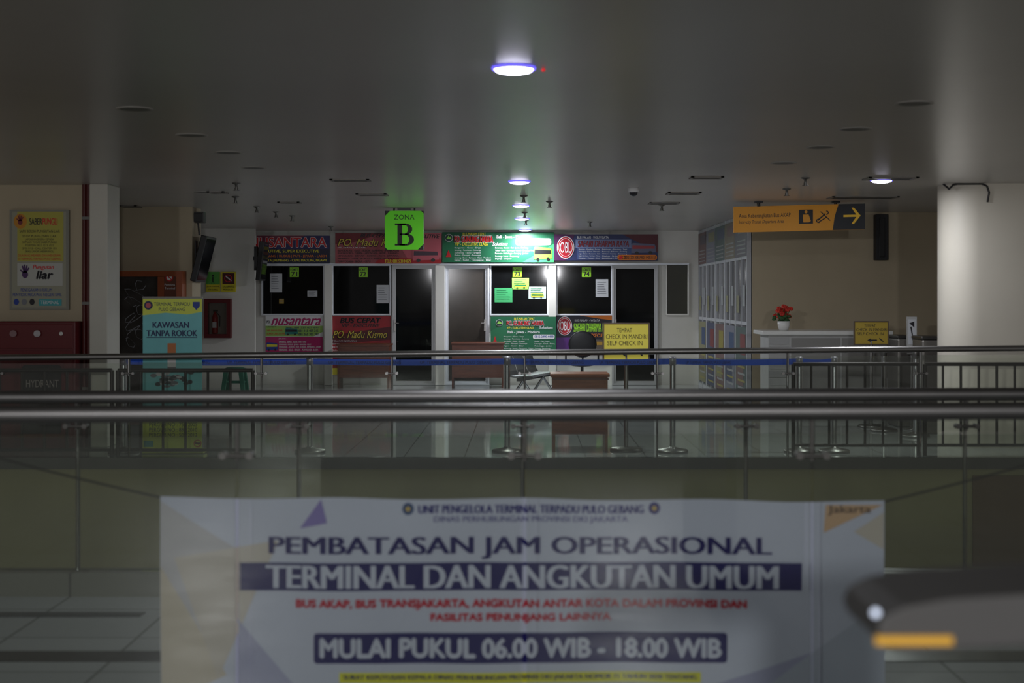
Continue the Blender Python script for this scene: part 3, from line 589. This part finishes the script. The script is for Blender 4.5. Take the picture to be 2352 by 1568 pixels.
for i in range(5):
    a=math.radians(72*i+15); e=c+Vector((.27*math.cos(a),.27*math.sin(a),.06)); m.cyl(c+Vector((0,0,.1)),e,.02,BLACK,8); m.sph(e+Vector((0,0,-.028)),.03,BLACK,10,8)
m.obj("star_base",r)
for sx in (-1,1):
    m=MB(); m.tube([c+Vector((sx*.2,0,.46)),c+Vector((sx*.27,0,.5)),c+Vector((sx*.27,0,.66)),c+Vector((sx*.27,-.16,.68)),c+Vector((sx*.2,-.2,.7))],.014,BLACK,8); m.obj("armrest",r)
c=Vector((XX(1225,21.6),21.6,0)); r=root("waiting_bench",c,"chrome steel waiting bench beside desk","bench")
ang=math.radians(72); BST=M((205,206,210),.25,1.0,name="bench_chrome")
def bx(v): return c+Vector((v.x*math.cos(ang)-v.y*math.sin(ang),v.x*math.sin(ang)+v.y*math.cos(ang),v.z))
prof=[(-.24,.40),(-.20,.43),(-.1,.425),(.06,.41),(.14,.42),(.18,.48),(.21,.58),(.25,.70),(.27,.72)]
for i in range(3):
    m=MB(); m.xf=bx; x0=-.7+i*.48; x1=x0+.44; vs=[];fs=[]
    for (q,z) in prof: vs+=[(x0,q,z),(x1,q,z),(x1,q,z-.02),(x0,q,z-.02)]
    k=len(prof)
    for j in range(k-1):
        for e in range(4): fs.append((j*4+e,j*4+(e+1)%4,(j+1)*4+(e+1)%4,(j+1)*4+e))
    m.add(vs,fs,BST)
    m.obj("seat",r)
m=MB(); m.xf=bx; m.box(-.72,.72,-.03,.03,.34,.39,STEELD); m.obj("beam",r)
for q in (-.5,.5):
    m=MB(); m.xf=bx; m.cyl((q,0,.34),(q,-.22,.02),.02,BST); m.cyl((q,0,.34),(q,.22,.02),.02,BST); m.cyl((q,-.24,.015),(q,.25,.015),.015,BST); m.obj("leg",r)
# ---------------------------------------------------------------- stanchions
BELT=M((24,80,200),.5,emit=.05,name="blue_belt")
d=14.48; xs=[284,712,1165,1545,1836,1916]; ends=xs[1:]
for i,x in enumerate(xs):
    c=Vector((XX(x,d),d,0)); r=root("barrier_post",c,"chrome queue barrier post with blue retractable belt" if i<5 else "chrome queue barrier post","barrier post",group="queue barrier posts")
    MB().lathe(c,[(.0005,0),(.155,0),(.16,.012),(.15,.03),(.04,.05),(.03,.06)],STEEL,32).obj("base",r)
    MB().cyl(c+Vector((0,0,.05)),c+Vector((0,0,.90)),.030,BST,20).obj("pole",r)
    m=MB(); m.lathe(c,[(.03,.885),(.036,.89),(.036,.965),(.03,.975),(.0005,.975)],M((150,150,155),.35,.5,name="post_head"),20); m.obj("post_head",r)
    if i<5:
        x1=XX(ends[i],d)-.036; x0=c.x+.036
        m=MB(lambda u,v,k: Vector((u,d-.002-.001*k,v))); n=12
        for j in range(n):
            a=x0+(x1-x0)*j/n; b=x0+(x1-x0)*(j+1)/n; za=.925-.012*math.sin(math.pi*j/n); zb=.925-.012*math.sin(math.pi*(j+1)/n)
            m.add([(a,d,za-.030),(b,d,zb-.030),(b,d,zb+.030),(a,d,za+.030)],[(0,1,2,3)],BELT)
        if x1-x0>1:
            for t in range(2 if x1-x0>1.5 else 1):
                q=x0+(x1-x0)*(.08+.48*t); m.text("UP. TERMINAL TERPADU PULO GEBANG",q,.930,q+(x1-x0)*.38,.898,M((12,24,70),.5,name="belt_text"),2,0)
        m.obj("belt",r,label="blue woven belt")
for x,yb in ((2103,1003),(2030,990)):
    d2=F*H/(yb-HY); c=Vector((XX(x,d2),d2,0)); r=root("barrier_post",c,"chrome queue barrier post without belt","barrier post",group="queue barrier posts")
    MB().lathe(c,[(.0005,0),(.155,0),(.16,.012),(.15,.03),(.04,.05),(.03,.06)],STEEL,32).obj("base",r)
    MB().cyl(c+Vector((0,0,.05)),c+Vector((0,0,.90)),.030,BST,20).obj("pole",r)
    MB().lathe(c,[(.03,.885),(.036,.89),(.036,.975),(.03,.985),(.0005,.985)],STEELD,20).obj("post_head",r)
def stand(a,b,c_,e,d,lab,YS):
    cx=(a+c_)/2; c=Vector((XX(cx,d),d,0)); r=root("standing_sign",c,lab,"sign",group="self check-in signs")
    BR=M((110,96,82),.35,.5,name="bronze_frame"); w=c_-a; h=e-b
    m=MB(); m.ring(a,b,c_,e,w*.035,d-.01,.03,BR); m.obj("sign_frame",r,bevel=.004)
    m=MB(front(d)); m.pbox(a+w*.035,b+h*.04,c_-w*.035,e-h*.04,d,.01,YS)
    X=lambda t:a+w*t; Yv=lambda t:b+h*t
    m.text("TEMPAT",X(.30),Yv(.14),X(.62),Yv(.25),DK,1,.0); m.text("CHECK IN MANDIRI",X(.07),Yv(.30),X(.94),Yv(.42),DK,1,.0); m.text("SELF CHECK IN",X(.1),Yv(.47),X(.84),Yv(.59),DK,1,.0)
    m.poly([(X(.38),Yv(.8)),(X(.48),Yv(.72)),(X(.48),Yv(.77)),(X(.66),Yv(.77)),(X(.66),Yv(.83)),(X(.48),Yv(.83)),(X(.48),Yv(.88))],DK,1); m.line(X(.72),Yv(.72),X(.84),Yv(.86),w*.03,DK,1)
    m.obj("sign_face",r)
    m=MB(); m.cyl(c+Vector((0,.02,.03)),Vector((c.x,d+.02,ZZ(e-h*.2,d))),.022,STEEL); m.obj("pole",r)
    MB().lathe(c,[(.0005,0),(.165,0),(.17,.012),(.15,.03),(.03,.04)],STEEL,32).obj("base",r)
stand(1384,741,1493,829,14.65,"yellow self check-in sign on chrome stand",M((248,234,96),.5,emit=.2,name="sign_yellow"))  # slight emission added to brighten the printed yellow face
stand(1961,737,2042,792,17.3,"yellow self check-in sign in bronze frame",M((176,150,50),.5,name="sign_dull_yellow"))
# ---------------------------------------------------------------- information desk
d=18.0; r=root("reception_counter",P(1905,969,d+.35),"grey reception counter with white top","counter")
LGY=M((175,175,172),.5,var=.05,name="laminate_grey")
m=MB(); m.pbox(1752,760,2052,769,d-.06,.75,M((220,220,215),.35,name="counter_top")); m.obj("counter_top",r,bevel=.008)
m=MB(); m.pbox(1765,769,2046,969,d,.62,LGY); m.obj("counter_body",r)
m=MB()
for i in range(9): m.pbox(1768,775+i*19,1812,790+i*19,d-.015,.015,M((160,160,158),.5,name="slat_grey"))
m.obj("slatted_front",r)
for a,c_ in ((1818,1930),(1934,2042)): MB().pbox(a,776,c_,958,d-.012,.012,M((132,130,126),.5,name="panel_grey")).obj("front_panel",r)
c=Vector((XX(1800,18.2),18.2,0)); c.z=ZZ(760,17.94)+.001; r=root("flower_pot",c,"white pot of red artificial flowers on counter","potted flowers")
MB().lathe(c,[(.0005,0),(.055,0),(.075,.06),(.08,.12),(.072,.12),(.065,.10),(.0005,.10)],M((225,225,222),.35,name="white_ceramic"),24).obj("pot",r)
random.seed(7); st_=MB(); fl=MB(); lf=MB(); GRN=M((40,80,35),.6,name="leaf_green"); FR=M((200,50,35),.6,var=.2,scale=30,name="flower_red")
for i in range(16):
    a=random.random()*6.28; rr=.03+.10*random.random(); t=c+Vector((rr*math.cos(a),rr*math.sin(a)*.8,.17+.14*random.random()))
    st_.cyl(c+Vector((0,0,.1)),t,.004,GRN,6)
    for j in range(5):
        q=j*1.256+i; fl.sph(t+Vector((.017*math.cos(q),.017*math.sin(q)*.8,.012*math.sin(q))),(.017,.012,.017),FR,8,6)
    l=c+Vector((rr*1.1*math.cos(a+.5),rr*math.sin(a+.5),.12+.1*random.random())); lf.sph(l,(.03,.012,.018),GRN,8,6)
st_.obj("stem",r); fl.obj("flower_head",r); lf.obj("leaf",r)
def gate(a,c_,top,d,dep,lab):
    r=root("access_gate",Vector(((XX(a,d)+XX(c_,d))/2,d+dep/2,0)),lab,"gate",group="stainless access gates")
    x0,x1,zt=XX(a,d),XX(c_,d),ZZ(top,d)
    MB().box(x0,x1,d,d+dep,0,zt-.04,M((132,128,122),.35,.6,name="gate_steel")).obj("gate_body",r,bevel=.02)
    MB().box(x0-.01,x1+.01,d-.01,d+dep+.01,zt-.04,zt,M((70,68,66),.3,.5,name="gate_top_dark")).obj("gate_top",r,bevel=.012)
    m=MB(); m.box(x0+.03,x1-.03,d-.006,d,.15,zt-.15,M((100,96,92),.35,.6,name="gate_panel")); m.obj("gate_panel",r)
    m=MB(); m.cyl(Vector((x0,d+.2,zt-.2)),Vector((x0-.12,d+.2,zt-.21)),.015,STEEL); m.obj("gate_arm",r)
gate(2062,2098,770,17.25,.5,"stainless steel access gate with dark top"); gate(2118,2165,772,16.4,.42,"stainless steel access gate beside the column")
d=17.0; m=MB(front(d)); m.pbox(2083,727,2106,796,d,.02,M((180,180,178),.4,name="arrow_board")); m.rect(2086,733,2103,790,PAP,1); m.poly([(2088,742),(2100,738),(2100,752)],DK,2); m.line(2092,750,2098,785,3,DK,2); m.cyl(P(2094,796,d+.01),Vector((XX(2094,d),d+.01,.01)),.014,STEEL); m.lathe(Vector((XX(2094,d),d,0)),[(.0005,0),(.12,0),(.12,.012),(.0005,.02)],STEEL); m.obj("standing_sign",label="narrow white arrow sign on steel stand",cat="sign")
# ---------------------------------------------------------------- bar barriers
def bars(x0,x1,step,ty,by,d,lab):
    n=max(1,round((x1-x0)/300)); w=(x1-x0)/n
    for j in range(n):
        a=x0+j*w+7; b=a+w-14; r=root("bar_barrier",Vector((XX((a+b)/2,d),d,0)),lab,"barrier",group="steel bar barriers")
        m=MB(); m.cyl(P(a,ty,d),P(b,ty,d),.02,BAR,12); m.obj("top_rail",r)
        MB().cyl(P(a,by,d),P(b,by,d),.016,BAR,12).obj("bottom_rail",r)
        k=int((b-a)/step)
        for i in range(k+1):
            x=a+(b-a)*i/k; m=MB(); m.cyl(Vector((XX(x,d),d,0 if i in (0,k) else ZZ(by,d))),P(x,ty,d),.013 if i not in (0,k) else .02,BAR,10); m.obj("upright",r)
bars(-60,588,46,850,1033,14.2,"low barrier of dark vertical steel bars"); bars(1815,2420,37,836,1022,14.2,"low barrier of dark vertical steel bars near column")
# ---------------------------------------------------------------- glass railings
CLD=M((92,90,86),.5,.7,name="clamp_dull_steel")
def railing(d,zl,zr,xj,rad,clamp_y,lab,post_r,xend,gb=0.0,topgap=30,cs=1.0,cm=None,hm=STEEL):
    cm=cm or STEEL
    r=root("glass_railing",Vector((0,d,0)),lab,"railing")
    xl,xr=-xend,xend
    z=lambda x: zl+(zr-zl)*(x-xl)/(xr-xl)
    MB().cyl(Vector((xl,d,zl)),Vector((xr,d,zr)),rad,hm,28).obj("handrail",r,label="brushed steel handrail tube")
    zc=ZZ(clamp_y,d)
    J=[XX(q,d) for q in xj]
    for a,b in zip(J[:-1],J[1:]):
        MB().box(a+.006,b-.006,d-.006,d+.006,gb,z((a+b)/2)-rad-topgap/ (F/d),GLASS).obj("glass_panel",r)
    for x in J:
        m=MB(); m.cyl(Vector((x,d,zc-.02)),Vector((x,d,z(x)-rad*.5)),.009*cs,cm,14)
        m.cyl(Vector((x-.05,d-.02,zc)),Vector((x+.05,d-.02,zc)),.008*cs,cm,12)
        for s in (-1,1): m.cyl(Vector((x+s*.05,d-.03,zc)),Vector((x+s*.05,d+.02,zc)),.014*cs,cm,16)
        m.obj("clamp",r)
        if post_r: MB().cyl(Vector((x,d+.03,gb)),Vector((x,d+.03,z(x)-rad*.4)),post_r,STEELD,12).obj("post",r)
ZA=ZZ(947,5.3); ZB=ZZ(909,7.56)
railing(5.3,ZA-.012,ZA+.012,[-775,-115,545,1205,1865,2525,3185],.034,1045,"glass railing with thick steel handrail and banner",0,3.3,cm=CLD,hm=HRAIL)
railing(7.56,ZB-.012,ZB+.014,[-335,175,685,1200,1715,2220,2725],.035,978,"glass railing with steel handrail on tiled kerb",.011,4.0,gb=.126,cm=CLD,hm=HRAIL)
railing(14.06,.975,1.085,[-310,-5,295,600,900,1205,1510,1810,2115,2420],.030,857,"glass railing with slim steel posts at the floor edge",.010,6.0,gb=0.0,topgap=8)
# ---------------------------------------------------------------- cloth banner
DB=5.42
def wv(x,z): return .010*math.sin(x*3.1+z*1.2)+.005*math.sin(x*8.0-z*5)+.003*math.sin(x*17+z*9)
def bpl(px,py,k):
    v=P(px,py,DB); v.y+=wv(v.x,v.z)-.0028*k; return v
BR_,BS_=.9,.08
BW=M((190,192,214),BR_,var=.04,scale=2,name="banner_white_vinyl",spec=BS_); NB=M((20,14,92),BR_,name="banner_navy",spec=BS_)
r=root("hanging_banner",P(1199,1625,DB),"white printed vinyl banner tied behind glass railing","banner")
m=MB(bpl)
def tri(pts,mm,k,n=14):
    A,B,C=[Vector((*p,0)) for p in pts]; idx={};vs=[];fs=[]
    for i in range(n+1):
        for j in range(n+1-i):
            q=A+(B-A)*(i/n)+(C-A)*(j/n); idx[(i,j)]=len(vs); vs.append(bpl(q.x,q.y,k))
    for i in range(n):
        for j in range(n-i):
            fs.append((idx[(i,j)],idx[(i+1,j)],idx[(i,j+1)]))
            if i+j<n-1: fs.append((idx[(i+1,j)],idx[(i+1,j+1)],idx[(i,j+1)]))
    m.add(vs,fs,mm)
nx,ny=100,30; vs=[]
for k in (0,-2):
    for j in range(ny+1):
        for i in range(nx+1):
            u=i/nx; px=368+(2030-368)*u; yt=1140+9*u+4*math.sin(u*math.pi*4)**2; vs.append(bpl(px,yt+(1625-yt)*j/ny,k))
o=(nx+1)*(ny+1)
m.add(vs,[(j*(nx+1)+i,(j+1)*(nx+1)+i,(j+1)*(nx+1)+i+1,j*(nx+1)+i+1) for j in range(ny) for i in range(nx)]+[(o+j*(nx+1)+i,o+j*(nx+1)+i+1,o+(j+1)*(nx+1)+i+1,o+(j+1)*(nx+1)+i) for j in range(ny) for i in range(nx)],BW,True)
def BM(c,n): return M(c,BR_,name=n,spec=BS_)
BE=BM((190,180,174),"banner_beige"); LV=BM((164,164,196),"banner_lavender"); PU=BM((132,118,182),"banner_purple")
tri([(369,1150),(369,1620),(545,1260)],BM((182,178,186),"banner_warm_grey"),.5); tri([(400,1280),(640,1240),(500,1560)],BE,.8); tri([(369,1300),(369,1620),(520,1550)],BM((192,180,168),"banner_sand"),.7)
tri([(690,1212),(738,1146),(752,1200)],PU,1); tri([(545,1420),(545,1620),(720,1620)],LV,.8); tri([(1700,1620),(2028,1380),(2028,1620)],BM((176,180,200),"banner_blue_grey"),.8)
tri([(1500,1620),(1860,1500),(1860,1620)],LV,.6)
tri([(1895,1158),(2026,1158),(1890,1222)],BM((196,160,130),"banner_orange"),1); tri([(2028,1175),(2028,1260),(1960,1220)],BE,.9)
m.text("Jakarta",1900,1158,1998,1182,BM((90,72,64),"banner_brown"),2,.01)
BB=BM((46,42,120),"banner_blue_text")
for cx in (938,1503): m.ell(cx,1167,13,14,BB if cx>1000 else BM((40,70,120),"emblem_blue"),1.5,20); m.ell(cx,1167,6,6,BM((190,160,90),"emblem_gold"),2.5,12)
m.text("UNIT PENGELOLA TERMINAL TERPADU PULO GEBANG",962,1159,1478,1178,BB,2,.025,rise=-1); m.text("DINAS PERHUBUNGAN PROVINSI DKI JAKARTA",997,1185,1442,1202,BM((100,98,150),"banner_pale_blue"),2,.01)
m.text("PEMBATASAN JAM OPERASIONAL",620,1231,1770,1283,NB,2,.022,rise=-2)
m.rect(552,1291,1840,1355,NB,1.2,80,4); m.text("TERMINAL DAN ANGKUTAN UMUM",614,1296,1785,1349,BW,2.6,.025,rise=-2)
RB=BM((186,26,52),"banner_red_text")
m.text("BUS AKAP, BUS TRANSJAKARTA, ANGKUTAN ANTAR KOTA DALAM PROVINSI DAN",682,1375,1713,1398,RB,2,.03,rise=-2); m.text("FASILITAS PENUNJANG LAINNYA",990,1408,1403,1429,RB,2,.03)
m.rect(730,1452,1662,1522,NB,1.2,60,4); m.rect(722,1460,730,1514,NB,1.2,1,4); m.rect(1662,1460,1670,1514,NB,1.2,1,4)
for cx,cy in ((730,1460),(730,1514),(1662,1460),(1662,1514)): m.ell(cx,cy,8,8,NB,1.25,16)
m.text("MULAI PUKUL 06.00 WIB - 18.00 WIB",738,1465,1655,1507,BW,2.6,.03,rise=-2)
m.rect(780,1543,1610,1567,BM((215,210,40),"banner_yellow"),1.2,50,2); m.text("SURAT KEPUTUSAN KEPALA DINAS PERHUBUNGAN PROVINSI DKI JAKARTA NOMOR 71 TAHUN 2020 TENTANG",790,1548,1600,1562,NB,2.4,.02)
m.text("PENGENDALIAN SEKTOR TRANSPORTASI",900,1580,1500,1600,NB,2,.02)
m.obj("printed_sheet",r)
ROPE=M((40,36,34),.8,name="dark_rope")
for a,b in (((368,1142),(-330,955)),((2030,1152),(2720,955))):
    pa=P(a[0],a[1],DB); pb=P(b[0],b[1],5.34); pts=[pa+(pb-pa)*(i/10)+Vector((0,0,-.015*math.sin(math.pi*i/10))) for i in range(11)]
    MB().tube(pts,.0045,ROPE,6).obj("rope",r,label="thin dark tie rope")
# ---------------------------------------------------------------- ticket gate head
d=2.0; r=root("ticket_gate",Vector((1.1,d,0)),"dark grey ticket gate head with amber strip","gate")
HG=M((84,82,80),.6,.0,name="gate_head_grey",spec=.3)
def gt(v): q=v-Vector((.5,d,1.11)); return Vector((.5,d,1.11))+Vector((q.x,q.y,q.z+q.x*.06))
m=MB(); m.xf=gt
pr=[(1.4,1.150),(.60,1.150),(.535,1.143),(.503,1.13),(.495,1.11),(.502,1.09),(.53,1.078),(1.4,1.070)]
vs=[(x,d,z) for x,z in pr]+[(x,d+.22,z) for x,z in pr]; n=len(pr)
m.add(vs,[tuple(range(n)),tuple(reversed(range(n,2*n)))]+[(i,n+i,n+(i+1)%n,(i+1)%n) for i in range(n)],HG); m.obj("gate_head",r,bevel=.006)
m=MB(); m.box(.492,.60,d-.006,d+.004,1.092,1.104,M((220,165,50),.4,emit=.14,name="amber_strip")); m.obj("amber_strip",r)
m=MB(); m.box(.95,1.25,d+.02,d+.2,0,1.12,HG); m.obj("gate_pedestal",r,bevel=.01)
m=MB(); m.sph((.492,d-.004,1.137),.006,M((205,215,235),.3,emit=1.1,name="highlight_glow")); m.obj("indicator_or_glint",r)  # small glowing bead added to stand for a bright reflected highlight
# ---------------------------------------------------------------- added fill spots behind the viewer, world, camera
for x in (-3.33,1.053):  # unseen spots without fixtures, added to brighten the banner and far hall
    l=bpy.data.lights.new("fill_spot",'SPOT'); l.energy=720; l.spot_size=math.radians(80); l.spot_blend=1.0; l.shadow_soft_size=.14; l.color=(.97,.97,1.0)
    o=bpy.data.objects.new("fill_spot",l); COL.objects.link(o); o.location=(x,-4.5,2.55)
    o.rotation_euler=(Vector((0,8,.4))-o.location).to_track_quat('-Z','Y').to_euler()
w=bpy.data.worlds.new("World"); sc.world=w; w.use_nodes=True
bg=w.node_tree.nodes["Background"]; bg.inputs[0].default_value=(1.0,.975,.94,1); bg.inputs[1].default_value=.15
cam=bpy.data.cameras.new("Camera"); co=bpy.data.objects.new("Camera",cam); COL.objects.link(co)
co.location=(0,0,H); co.rotation_euler=(math.radians(90),0,0)
cam.lens=50; cam.sensor_width=36; cam.shift_x=-(CX-1176)/2352; cam.shift_y=-(784-HY)/2352
cam.dof.use_dof=True; cam.dof.focus_distance=24; cam.dof.aperture_fstop=2.5; cam.clip_end=200
sc.camera=co
sc.view_settings.view_transform='Standard'
for o in bpy.data.objects:
    if "_l" in o: del o["_l"]
